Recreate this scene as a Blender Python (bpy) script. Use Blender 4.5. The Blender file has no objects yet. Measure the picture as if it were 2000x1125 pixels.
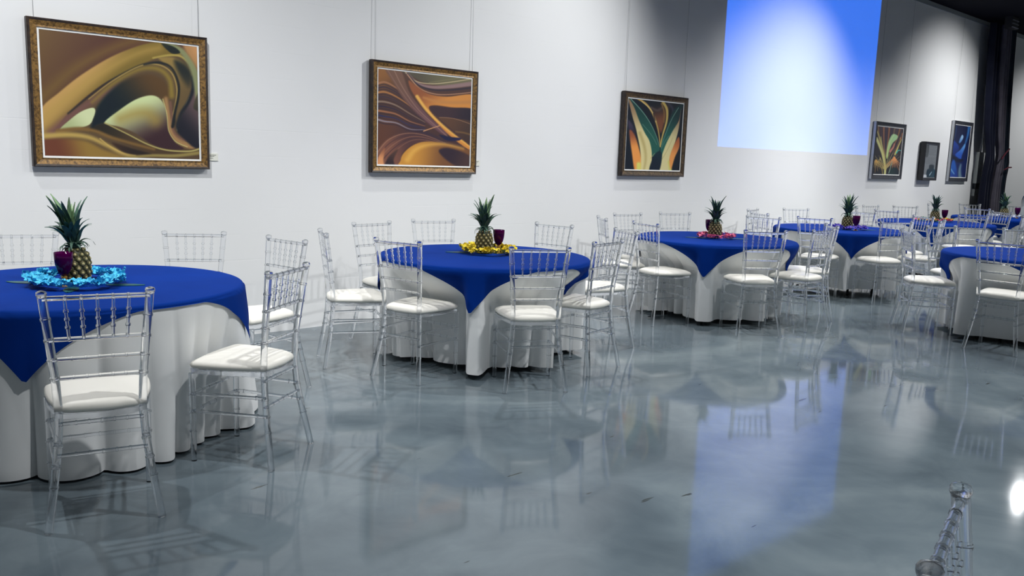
import bpy, bmesh, math, random
import numpy as np
from mathutils import Vector, Matrix

random.seed(7)
SC = bpy.context.scene
COL = SC.collection
PI = math.pi

# ------------------------------------------------------------------ camera
F_PX, YAW, PITCH, ROLL, CAM_H = 1637.5, 0.73873, 0.15312, 0.03337, 1.4498
def camera():
    f = Vector((math.sin(YAW)*math.cos(PITCH), math.cos(YAW)*math.cos(PITCH), -math.sin(PITCH)))
    r = Vector((math.cos(YAW), -math.sin(YAW), 0)); u = r.cross(f)
    r2 = r*math.cos(ROLL) + u*math.sin(ROLL); u2 = -r*math.sin(ROLL) + u*math.cos(ROLL)
    cd = bpy.data.cameras.new('camera'); cam = bpy.data.objects.new('camera', cd); COL.objects.link(cam)
    cd.sensor_fit = 'HORIZONTAL'; cd.sensor_width = 36.0; cd.lens = F_PX*36/2000; cd.clip_start = .05; cd.clip_end = 200
    m = Matrix(((r2.x, u2.x, -f.x, 0), (r2.y, u2.y, -f.y, 0), (r2.z, u2.z, -f.z, CAM_H), (0, 0, 0, 1)))
    cam.matrix_world = m
    SC.camera = cam
camera()

# ------------------------------------------------------------------ world, lamps, exposure
W = bpy.data.worlds.new('room_ambient'); SC.world = W; W.use_nodes = True
bg = W.node_tree.nodes['Background']; bg.inputs[0].default_value = (.84, .94, 1, 1); bg.inputs[1].default_value = .27
SC.view_settings.view_transform = 'Standard'; SC.view_settings.look = 'None'
SC.view_settings.exposure = 0.0; SC.view_settings.gamma = 1.0; SC.view_settings.use_curve_mapping = False
SC.cycles.use_denoising = True
SC.cycles.max_bounces = 14; SC.cycles.transmission_bounces = 12; SC.cycles.transparent_max_bounces = 32
SC.cycles.diffuse_bounces = 4; SC.cycles.glossy_bounces = 6; SC.cycles.sample_clamp_indirect = 6.0

WALL_Y = 6.2006
def spot(name, loc, aim, power, size, blend=1.0, radius=.06, col=(.975, .99, 1)):
    l = bpy.data.lights.new(name, 'SPOT'); o = bpy.data.objects.new(name, l); COL.objects.link(o)
    o.location = loc; d = Vector(aim) - Vector(loc); o.rotation_euler = d.to_track_quat('-Z', 'Y').to_euler()
    l.energy = power; l.spot_size = math.radians(size); l.spot_blend = blend; l.shadow_soft_size = radius; l.color = col
    return o
# track spots washing the picture wall
spot('wall_spot', (0.9, 3.7, 4.15), (1.5, WALL_Y, 1.7), 360, 108)
spot('wall_spot', (6.9, 3.4, 4.15), (5.4, WALL_Y, 1.9), 400, 88)
spot('wall_spot', (11.1, 3.4, 4.15), (10.7, WALL_Y, 1.5), 400, 80)
spot('wall_spot', (16.2, 3.5, 4.15), (15.8, WALL_Y, 1.6), 460, 90)
spot('wall_spot', (20.4, 3.4, 4.15), (20.2, WALL_Y, 1.4), 260, 80)  # added spot to brighten the wall beyond the drape
spot('room_spot', (16.07, 4.29, 4.15), (9.5, 2.5, 0), 70, 70, 1, .07)
# track spots on the room side of the tables, added floor fill nearest the camera, a track above the tables
for p, a, e, s in [((2.4, 2.0, 4.15), (1.5, 4.4, .3), 290, 90), ((5.3, 2.0, 4.15), (4.2, 4.4, .3), 290, 90),
                   ((8.4, 2.1, 4.15), (7.2, 4.5, .3), 360, 90), ((11.2, 2.1, 4.15), (10.0, 4.6, .3), 360, 90),
                   ((14.0, 2.1, 4.15), (13.2, 4.6, .3), 360, 90), ((7.6, -1.0, 4.15), (7.4, 0.4, 0), 620, 84),
                   ((4.6, -0.6, 4.15), (4.2, 0.7, 0), 640, 80), ((1.8, -0.4, 4.15), (1.9, 0.8, 0), 420, 72)]:
    spot('table_or_fill_spot', p, a, e, s)
for p, a in [((0.5, 5.0, 4.15), (.9, 3.9, 0)), ((4.9, 5.1, 4.15), (4.3, 3.9, 0)), ((8.0, 5.1, 4.15), (7.5, 3.9, 0)), ((11.2, 5.1, 4.15), (10.6, 4.0, 0)), ((14.4, 5.1, 4.15), (13.9, 4.0, 0))]:
    spot('overhead_spot', p, a, 250, 88, .6, .045)

def projector():
    """video projector throwing a plain blue 16:10 picture on the wall"""
    loc = Vector((11.085, 1.2, 3.6)); dist = WALL_Y - loc.y
    l = bpy.data.lights.new('projector_beam', 'SPOT'); o = bpy.data.objects.new('projector_beam', l); COL.objects.link(o)
    o.location = loc; o.rotation_euler = (PI/2, 0, 0)
    l.energy = 1000; l.spot_size = math.radians(66); l.spot_blend = 0; l.shadow_soft_size = 0.004
    l.use_nodes = True; nt = l.node_tree; nt.nodes.clear()
    N = nt.nodes.new; L = nt.links.new
    tc = N('ShaderNodeTexCoord'); sp = N('ShaderNodeSeparateXYZ'); L(tc.outputs['Normal'], sp.inputs[0])
    def M(op, a, b):
        n = N('ShaderNodeMath'); n.operation = op
        for i, v in enumerate((a, b)):
            if isinstance(v, (int, float)): n.inputs[i].default_value = v
            else: L(v, n.inputs[i])
        return n.outputs[0]
    az = M('ABSOLUTE', sp.outputs[2], 0)
    u = M('DIVIDE', sp.outputs[0], az); v = M('DIVIDE', sp.outputs[1], az)
    u0, u1 = (9.05 - loc.x)/dist, (13.12 - loc.x)/dist
    v0, v1 = (1.685 - loc.z)/dist, (4.22 - loc.z)/dist
    m = M('MULTIPLY', M('MULTIPLY', M('GREATER_THAN', u, u0), M('LESS_THAN', u, u1)),
          M('MULTIPLY', M('GREATER_THAN', v, v0), M('LESS_THAN', v, v1)))
    # even brightness over the picture, as a projector lens gives it
    q = M('ADD', M('ADD', M('MULTIPLY', u, u), M('MULTIPLY', v, v)), 1.0)
    m = M('MULTIPLY', m, M('POWER', q, 1.5))
    em = N('ShaderNodeEmission'); em.inputs[0].default_value = (0.0, .16, 1.0, 1)
    L(M('MULTIPLY', m, 1.0), em.inputs[1])
    out = N('ShaderNodeOutputLight'); L(em.outputs[0], out.inputs[0])
projector()

# ------------------------------------------------------------------ materials
def srgb(*c):
    c = [x/255 for x in c]
    return tuple(x/12.92 if x <= .04045 else ((x+.055)/1.055)**2.4 for x in c)
class NT:
    def __init__(s, name):
        s.m = bpy.data.materials.new(name); s.m.use_nodes = True; s.t = s.m.node_tree
        s.b = s.t.nodes['Principled BSDF']; s.out = s.t.nodes['Material Output']
    def n(s, k, **kw):
        nd = s.t.nodes.new('ShaderNode'+k)
        for a, v in kw.items(): setattr(nd, a, v)
        return nd
    def l(s, a, b): s.t.links.new(a, b)
    def noise(s, scale, detail=4, rough=.55, vec=None, dist=0):
        nd = s.n('TexNoise'); nd.inputs['Scale'].default_value = scale; nd.inputs['Detail'].default_value = detail
        nd.inputs['Roughness'].default_value = rough; nd.inputs['Distortion'].default_value = dist
        if vec is not None: s.l(vec, nd.inputs['Vector'])
        return nd.outputs[0]
    def ramp(s, fac, stops):
        r = s.n('ValToRGB'); e = r.color_ramp.elements
        while len(e) < len(stops): e.new(.5)
        for el, (p, c) in zip(e, stops): el.position = p; el.color = (*c, 1) if len(c) == 3 else c
        s.l(fac, r.inputs[0]); return r.outputs[0]
    def bump(s, h, strength, dist=.01):
        b = s.n('Bump'); b.inputs['Strength'].default_value = strength; b.inputs['Distance'].default_value = dist
        s.l(h, b.inputs['Height']); s.l(b.outputs[0], s.b.inputs['Normal'])
    def obj(s): return s.n('TexCoord').outputs['Object']
def plain(name, col, rough=.5, metal=0, spec=.5, **kw):
    k = NT(name); k.b.inputs['Base Color'].default_value = (*col, 1); k.b.inputs['Roughness'].default_value = rough
    k.b.inputs['Metallic'].default_value = metal; k.b.inputs['Specular IOR Level'].default_value = spec
    for a, v in kw.items(): k.b.inputs[a].default_value = v
    return k.m
def mottled(name, c1, c2, scale, rough=.6, lo=.35, hi=.65, bump=0, metal=0):
    k = NT(name); v = k.obj(); f = k.noise(scale, 4, .6, v)
    k.l(k.ramp(f, [(lo, c1), (hi, c2)]), k.b.inputs['Base Color']); k.b.inputs['Roughness'].default_value = rough
    k.b.inputs['Metallic'].default_value = metal
    if bump: k.bump(f, bump)
    return k.m

def mat_wall():
    k = NT('painted_block_wall'); v = k.obj()
    mp = k.n('Mapping'); mp.inputs['Rotation'].default_value = (PI/2, 0, 0); k.l(v, mp.inputs[0])
    br = k.n('TexBrick'); br.inputs['Scale'].default_value = 1; br.inputs['Mortar Size'].default_value = .004
    br.inputs['Mortar Smooth'].default_value = .6; br.inputs['Brick Width'].default_value = 2.4; br.inputs['Row Height'].default_value = .2
    br.inputs['Color1'].default_value = (1, 1, 1, 1); br.inputs['Color2'].default_value = (1, 1, 1, 1); br.inputs['Mortar'].default_value = (0, 0, 0, 1)
    k.l(mp.outputs[0], br.inputs[0])
    big = k.noise(1.6, 3, .6, v); msk = k.ramp(big, [(.50, (0, 0, 0)), (.62, (1, 1, 1))])
    one = k.n('MixRGB'); one.inputs[1].default_value = (1, 1, 1, 1); k.l(msk, one.inputs[0]); k.l(br.outputs[0], one.inputs[2])
    fine = k.noise(28, 5, .6, v)
    chips = k.ramp(k.noise(9, 6, .75, v), [(.685, (0, 0, 0)), (.70, (1, 1, 1))])
    ad = k.n('Math', operation='MULTIPLY_ADD'); k.l(fine, ad.inputs[0]); ad.inputs[1].default_value = .14; k.l(one.outputs[0], ad.inputs[2])
    sb = k.n('Math', operation='MULTIPLY_ADD'); k.l(chips, sb.inputs[0]); sb.inputs[1].default_value = -.5; k.l(ad.outputs[0], sb.inputs[2])
    k.bump(sb.outputs[0], .20, .005)
    k.l(k.ramp(k.noise(.7, 3, .5, v), [(.3, (.80, .80, .795)), (.7, (.84, .84, .835))]), k.b.inputs['Base Color'])
    k.b.inputs['Roughness'].default_value = .62; k.b.inputs['Specular IOR Level'].default_value = .3
    return k.m
def mat_floor():
    k = NT('polished_concrete'); v = k.obj()
    a = k.noise(.42, 4, .5, v, 1.5); b = k.noise(2.6, 6, .6, v, .8)
    mx = k.n('Math', operation='MULTIPLY_ADD'); k.l(b, mx.inputs[0]); mx.inputs[1].default_value = .24
    m2 = k.n('Math', operation='MULTIPLY'); k.l(a, m2.inputs[0]); m2.inputs[1].default_value = .78; k.l(m2.outputs[0], mx.inputs[2])
    col = k.ramp(mx.outputs[0], [(.36, srgb(78, 89, 97)), (.50, srgb(102, 114, 121)), (.66, srgb(130, 141, 145))])  # concrete mottling, with pools of light and shadow painted into its broad patches
    mp = k.n('Mapping'); mp.inputs['Rotation'].default_value = (0, 0, .9); mp.inputs['Scale'].default_value = (1.2, 9, 1); k.l(v, mp.inputs[0])
    sc = k.ramp(k.noise(3.1, 2, .4, mp.outputs[0]), [(.765, (0, 0, 0)), (.78, (1, 1, 1))])
    mm = k.n('MixRGB'); mm.inputs[2].default_value = (*srgb(60, 66, 66), 1); k.l(sc, mm.inputs[0]); k.l(col, mm.inputs[1])
    k.l(mm.outputs[0], k.b.inputs['Base Color'])
    rr = k.n('MapRange'); k.l(b, rr.inputs[0]); rr.inputs[3].default_value = .03; rr.inputs[4].default_value = .10
    k.l(rr.outputs[0], k.b.inputs['Roughness'])
    k.b.inputs['Specular IOR Level'].default_value = .38
    k.bump(k.noise(1.3, 2, .5, v), .03, .02)
    return k.m
def mat_acrylic():
    m = bpy.data.materials.new('clear_acrylic'); m.use_nodes = True; t = m.node_tree; t.nodes.clear()
    g = t.nodes.new('ShaderNodeBsdfGlass'); g.inputs['IOR'].default_value = 1.46; g.inputs['Roughness'].default_value = 0; g.inputs[0].default_value = (.985, .99, 1, 1)
    tr = t.nodes.new('ShaderNodeBsdfTransparent'); tr.inputs[0].default_value = (.96, .97, .98, 1)
    mx = t.nodes.new('ShaderNodeMixShader'); mx.inputs[0].default_value = .86
    o = t.nodes.new('ShaderNodeOutputMaterial')
    t.links.new(tr.outputs[0], mx.inputs[1]); t.links.new(g.outputs[0], mx.inputs[2]); t.links.new(mx.outputs[0], o.inputs[0])
    return m
def mat_cloth(name, c1, c2, rough=.85, sheen=.2):
    k = NT(name); v = k.obj()
    k.l(k.ramp(k.noise(3.5, 3, .5, v), [(.3, c1), (.7, c2)]), k.b.inputs['Base Color'])
    k.b.inputs['Roughness'].default_value = rough; k.b.inputs['Specular IOR Level'].default_value = .08
    k.b.inputs['Sheen Weight'].default_value = sheen
    k.bump(k.noise(420, 2, .5, v), .06, .001)
    return k.m
def mat_attr(name, rough=.35):
    k = NT(name); a = k.n('VertexColor'); a.layer_name = 'print'; k.l(a.outputs[0], k.b.inputs['Base Color'])
    k.b.inputs['Roughness'].default_value = rough; return k.m

M = dict(
    wall=mat_wall(), floor=mat_floor(), acrylic=mat_acrylic(),
    ceiling=plain('dark_ceiling_paint', srgb(12, 13, 26), .9, 0, .1),
    white_cloth=mat_cloth('white_table_linen', (.80, .81, .81), (.84, .85, .845)),
    blue_cloth=mat_cloth('royal_blue_linen', srgb(0, 45, 127), srgb(0, 49, 136), .85, .0),
    vinyl=plain('ivory_vinyl', srgb(242, 239, 230), .45, 0, .35),
    ply=plain('table_plywood', srgb(150, 120, 85), .6), steel=plain('dark_folding_leg', srgb(40, 42, 46), .45, .6),
    gold_frame=mottled('bronze_frame', srgb(70, 50, 26), srgb(146, 110, 56), 55, .45, .34, .60, .2, .25),
    dark_edge=mottled('dark_frame_edge', srgb(26, 20, 20), srgb(60, 44, 34), 30, .5),
    brown_frame=mottled('brown_frame', srgb(58, 46, 34), srgb(100, 80, 54), 40, .45, .36, .62, .1, .2),
    black_frame=mottled('charcoal_frame', srgb(28, 30, 36), srgb(66, 68, 76), 60, .5),
    mat_white=plain('white_liner', srgb(240, 240, 236), .6), silver=plain('pale_frame_side', srgb(205, 208, 212), .4, .2),
    art=mat_attr('printed_canvas', .38), wire=plain('hanging_wire', srgb(176, 178, 178), .4, .3),
    card=plain('label_card', srgb(232, 232, 220), .6), ink=plain('label_ink', srgb(120, 120, 110), .7),
    pine=mottled('pineapple_rind', srgb(34, 42, 24), srgb(62, 60, 32), 30, .6),
    eye=mottled('pineapple_eye', srgb(62, 66, 34), srgb(104, 92, 50), 60, .6),
    eye_tip=plain('pineapple_eye_tip', srgb(186, 172, 118), .6),
    leaf=mottled('pineapple_leaf', srgb(44, 78, 68), srgb(92, 124, 104), 14, .5),
    leaf_pale=mottled('pale_pineapple_leaf', srgb(104, 142, 100), srgb(168, 192, 144), 12, .5),
    palm=mottled('flat_green_leaf', srgb(10, 60, 72), srgb(30, 92, 88), 9, .45),
    amber=plain('amber_stem', srgb(206, 160, 70), .12, .35, .6),
    drink=plain('purple_drink', srgb(34, 4, 70), .2),
    box=plain('white_metal_box', srgb(228, 230, 226), .5), conduit=plain('dark_conduit', srgb(46, 52, 58), .5),
    drape_dark=mat_cloth('black_drape', srgb(12, 15, 32), srgb(22, 26, 44), .7),
    drape_grey=mat_cloth('grey_drape', srgb(88, 84, 96), srgb(110, 106, 116), .6),
    drape_teal=mat_cloth('slate_drape', srgb(22, 34, 50), srgb(40, 56, 70), .6),
    rope=plain('red_tie_cord', srgb(110, 44, 58), .8), trimp=plain('wall_top_strip', srgb(150, 156, 158), .6),
    cap=plain('black_cap', srgb(20, 20, 26), .4), vent=plain('vent_slat', srgb(130, 132, 144), .5),
)
def mat_goblet():
    k = NT('magenta_goblet_glass'); k.b.inputs['Base Color'].default_value = (*srgb(118, 10, 104), 1)
    k.b.inputs['Roughness'].default_value = .05; k.b.inputs['Transmission Weight'].default_value = .75; k.b.inputs['IOR'].default_value = 1.3
    return k.m
M['goblet'] = mat_goblet()
for nm, c in dict(blue=(84, 206, 246), yellow=(255, 232, 70), pink=(255, 140, 176), purple=(132, 112, 222), white=(222, 226, 236),
                  coral=(250, 110, 120), lime=(120, 224, 150), orange=(250, 190, 90)).items():
    M['lei_'+nm] = mottled('petal_'+nm, srgb(*[x*.93 for x in c]), srgb(*c), 30, .8)

# ------------------------------------------------------------------ mesh helpers
class MB:
    def __init__(s): s.v = []; s.f = []; s.mi = []; s.cur = 0
    def quadgrid(s, rows, closed_u=False, cap0=False, cap1=False, closed_v=False):
        """rows: list of rings (lists of points)"""
        b = len(s.v); n = len(rows[0])
        for r in rows: s.v += [tuple(p) for p in r]
        R = len(rows)
        for i in range(R if closed_v else R-1):
            i2 = (i+1) % R
            for j in range(n if closed_u else n-1):
                j2 = (j+1) % n
                s.f.append((b+i*n+j, b+i*n+j2, b+i2*n+j2, b+i2*n+j)); s.mi.append(s.cur)
        if cap0: s.f.append(tuple(b+j for j in range(n))[::-1]); s.mi.append(s.cur)
        if cap1: s.f.append(tuple(b+(R-1)*n+j for j in range(n))); s.mi.append(s.cur)
    def lathe(s, prof, n=24, c=(0, 0, 0), cap=True):
        rows = [[(c[0]+r*math.cos(2*PI*j/n), c[1]+r*math.sin(2*PI*j/n), c[2]+z) for j in range(n)] for r, z in prof]
        s.quadgrid(rows, True, cap, cap)
    def tube(s, pts, radii, n=10, cap=True, closed=False):
        pts = [Vector(p) for p in pts]; rows = []; up = None
        for i, p in enumerate(pts):
            if closed: t = pts[(i+1) % len(pts)] - pts[i-1]
            else: t = pts[min(i+1, len(pts)-1)] - pts[max(i-1, 0)]
            t.normalize()
            if up is None:
                up = Vector((0, 0, 1)) if abs(t.z) < .8 else Vector((0, 1, 0))
            x = t.cross(up).normalized(); up = x.cross(t).normalized()
            r = radii[i] if isinstance(radii, (list, tuple)) else radii
            rows.append([p + (x*math.cos(2*PI*j/n) + up*math.sin(2*PI*j/n))*r for j in range(n)])
        s.quadgrid(rows, True, cap and not closed, cap and not closed, closed)
    def rod(s, path, r0, r1, rings=(), ring_r=1.4, ring_w=.011, n=10, cap_r=None):
        """rod along a polyline with turned rings at arc fractions"""
        path = [Vector(p) for p in path]
        d = [0]
        for a, b in zip(path, path[1:]): d.append(d[-1] + (b-a).length)
        T = d[-1]
        def at(x):
            for i in range(len(d)-1):
                if x <= d[i+1] + 1e-9:
                    return path[i].lerp(path[i+1], (x-d[i])/(d[i+1]-d[i]))
            return path[-1]
        st = [(x, 0) for x in d]
        for rg in rings:
            x = rg*T; w = ring_w
            st += [(x-w*.55, 0), (x-w*.45, 1), (x, 1.08), (x+w*.45, 1), (x+w*.55, 0)]
        st = [q for q in st if -1e-9 <= q[0] <= T+1e-9]
        for x in d[1:-1]:       # drop path knots that fall inside a ring
            if any(abs(x-rg*T) < ring_w*.6 for rg in rings): st.remove((x, 0))
        st.sort()
        P = [at(q[0]) for q in st]
        Rr = [(r0+(r1-r0)*q[0]/T)*(1 + (ring_r-1)*q[1]) for q in st]
        # tangents from the coarse path keep rings clean
        s.tube(P, Rr, n)
    def box(s, x0, x1, y0, y1, z0, z1):
        b = len(s.v)
        s.v += [(x0, y0, z0), (x1, y0, z0), (x1, y1, z0), (x0, y1, z0), (x0, y0, z1), (x1, y0, z1), (x1, y1, z1), (x0, y1, z1)]
        for q in [(0, 3, 2, 1), (4, 5, 6, 7), (0, 1, 5, 4), (1, 2, 6, 5), (2, 3, 7, 6), (3, 0, 4, 7)]:
            s.f.append(tuple(b+i for i in q)); s.mi.append(s.cur)
    def mesh(s, name, mats, smooth=True, recalc=True, angle=None):
        me = bpy.data.meshes.new(name); me.from_pydata(s.v, [], s.f)
        for m in (mats if isinstance(mats, (list, tuple)) else [mats]): me.materials.append(m)
        me.polygons.foreach_set('material_index', s.mi)
        if recalc:
            bm = bmesh.new(); bm.from_mesh(me); bmesh.ops.recalc_face_normals(bm, faces=bm.faces); bm.to_mesh(me); bm.free()
        if smooth:
            me.polygons.foreach_set('use_smooth', [True]*len(me.polygons))
            if angle: me.set_sharp_from_angle(angle=math.radians(angle))
        me.update(); return me
def link(name, me, parent=None, loc=None):
    o = bpy.data.objects.new(name, me); COL.objects.link(o)
    if parent is not None: o.parent = parent
    if loc is not None: o.location = loc
    return o
def tag(o, label, cat=None, group=None, kind=None):
    if label: o['label'] = label
    if cat: o['category'] = cat
    if group: o['group'] = group
    if kind: o['kind'] = kind
    return o
def thing(name, loc, label, cat, group=None, rz=0):
    o = link(name, None, None, loc); o.rotation_euler = (0, 0, rz); o.empty_display_size = .1
    return tag(o, label, cat, group)
def copy_tree(o, parent=None):
    c = o.copy(); COL.objects.link(c); c.parent = parent
    for ch in o.children: copy_tree(ch, c)
    return c

# ------------------------------------------------------------------ the room
mb = MB(); mb.box(-9, 30, -9, 6.6, -.2, 0); tag(link('floor', mb.mesh('floor', M['floor'], False)), 'glossy grey polished concrete floor', kind='structure')
mb = MB(); mb.box(-9, 30, WALL_Y, WALL_Y+.2, 0, 4.27); tag(link('wall_back', mb.mesh('wall_back', M['wall'], False)), 'white painted block wall hung with pictures', kind='structure')
mb = MB(); mb.box(-9, 30, -9, 6.4, 4.27, 4.4); tag(link('ceiling', mb.mesh('ceiling', M['ceiling'], False)), 'black painted open ceiling', kind='structure')
mb = MB(); mb.box(-9, 30, WALL_Y-.02, WALL_Y, 4.20, 4.27); tag(link('trim_1', mb.mesh('trim', M['trimp'], False)), 'pale strip along the top of the wall', kind='structure')

# ------------------------------------------------------------------ chairs
SEAT_Z = .445
def rear_path(s):
    return [(s*.198, -.012, 0), (s*.183, .004, .10), (s*.168, .022, .20), (s*.153, .040, .32), (s*.145, .050, .44),
            (s*.150, .044, .56), (s*.160, .030, .68), (s*.171, .014, .80), (s*.181, 0, .905)]
def at_z(s, z):
    P = rear_path(s)
    for a, b in zip(P, P[1:]):
        if a[2] <= z <= b[2]:
            t = (z-a[2])/(b[2]-a[2]); return tuple(a[i]+(b[i]-a[i])*t for i in range(3))
FRONT_Y, FRONT_X = .392, .186
def make_chair():
    A = M['acrylic']
    root = thing('chiavari_chair', (0, 0, 0), 'chair', 'chair', 'clear acrylic chairs with ivory seat pads')
    for s in (-1, 1):
        mb = MB(); mb.rod(rear_path(s), .0145, .0158, [.19, .27, .355, .645, .725, .81, .90], 1.16, .010, 12)
        mb.lathe([(.006, .895), (.0155, .899), (.0185, .906), (.0185, .914), (.015, .920), (.006, .923)], 12, (s*.181, 0, 0))
        link('rear_leg', mb.mesh('rear_leg', A, angle=50), root)
        mb = MB(); mb.rod([(s*FRONT_X, FRONT_Y, 0), (s*FRONT_X, FRONT_Y, SEAT_Z-.022)], .0125, .0155, [.34, .55, .76], 1.2, .010, 12)
        link('front_leg', mb.mesh('front_leg', A, angle=50), root)
    def rail(name, z, r, rings, dz=0):
        a, b = at_z(-1, z), at_z(1, z)
        mb = MB(); mb.rod([a, b], r, r, rings, 1.18, .008); return link(name, mb.mesh(name, A, angle=50), root)
    SPX = [-.108, -.054, 0, .054, .108]
    rr = [.5 + x/.36*.98 for x in SPX]
    rail('top_rail', .893, .0095, rr); rail('back_rail', .735, .0085, rr); rail('back_rail', .658, .0075, rr); rail('back_rail', .585, .0075, rr)
    for x in SPX:
        x1 = x*.92
        mb = MB(); mb.rod([(x1, .024, .735), (x1*.5+x*.5, .0125, .814), (x, .001, .893)], .0058, .0058, [.28, .48, .68], 1.6, .011, 8)
        link('spindle', mb.mesh('spindle', A, angle=50), root)
    # seat plate and apron
    def outline(grow, n=9):
        yb, yf, xb, xf = .035-grow*.6, FRONT_Y+.016+grow, .150+grow, FRONT_X+.016+grow
        pts = []; rad = .05
        corners = [((xf, yf), .045), ((-xf, yf), .045), ((-xb, yb), .06), ((xb, yb), .06)]
        for i, (c, rad) in enumerate(corners):
            c = Vector(c); p = Vector(corners[i-1][0]); q = Vector(corners[(i+1) % 4][0])
            a = c+(p-c).normalized()*rad; b = c+(q-c).normalized()*rad
            for t in range(n):
                t /= n-1; pts.append(a*(1-t)**2 + c*2*t*(1-t) + b*t*t)
        out = []
        for i in range(len(pts)):
            a, b = pts[i], pts[(i+1) % len(pts)]; out.append(a)
            L = (b-a).length
            if L > .08:
                k = 6
                for t in range(1, k):
                    q = a.lerp(b, t/k); nrm = Vector((b.y-a.y, a.x-b.x)).normalized()
                    out.append(q - nrm*(-.012*math.sin(PI*t/k)) if False else q + Vector((b.y-a.y, -(b.x-a.x))).normalized()*.010*math.sin(PI*t/k))
        return out
    def ring(grow, z, sc=1):
        return [(p.x*sc, (p.y-.22)*sc+.22, z) for p in outline(grow)]
    mb = MB(); mb.quadgrid([ring(-.004, SEAT_Z-.022), ring(0, SEAT_Z-.02), ring(0, SEAT_Z-.002), ring(-.004, SEAT_Z)], True, True, True)
    link('seat_plate', mb.mesh('seat_plate', A, angle=40), root)
    mb = MB()
    mb.quadgrid([ring(-.012, SEAT_Z+.0005), ring(-.002, SEAT_Z+.006), ring(.002, SEAT_Z+.016), ring(-.004, SEAT_Z+.028), ring(-.02, SEAT_Z+.038),
                 ring(0, SEAT_Z+.046, .80), ring(0, SEAT_Z+.051, .55), ring(0, SEAT_Z+.053, .25), ring(0, SEAT_Z+.0535, .02)], True, True, True)
    link('seat_pad', mb.mesh('seat_pad', M['vinyl']), root)['label'] = 'ivory vinyl seat pad'
    # stretchers
    for s in (-1, 1):
        for z in (.325, .242):
            mb = MB(); a = at_z(s, z); mb.rod([(s*FRONT_X, FRONT_Y, z), a], .0078, .0078, [.12, .88], 1.3, .009)
            link('stretcher', mb.mesh('stretcher', A, angle=50), root)
    for z in (.325, .242):
        mb = MB(); mb.rod([(-FRONT_X, FRONT_Y, z), (FRONT_X, FRONT_Y, z)], .0078, .0078, [.2, .35, .5, .65, .8], 1.2, .008); link('stretcher', mb.mesh('stretcher', A, angle=50), root)
    for z in (.285, .405):
        mb = MB(); mb.rod([at_z(-1, z), at_z(1, z)], .0078, .0078, [.2, .35, .5, .65, .8], 1.2, .008); link('stretcher', mb.mesh('stretcher', A, angle=50), root)
    return root
TABLES = dict(T1=(1.24, 4.61), T2=(3.97, 4.665), T3=(7.0, 4.74), T4=(9.77, 4.86), T5=(12.72, 4.9), T6=(15.5, 4.9), TR=(8.57, 2.39))
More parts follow.
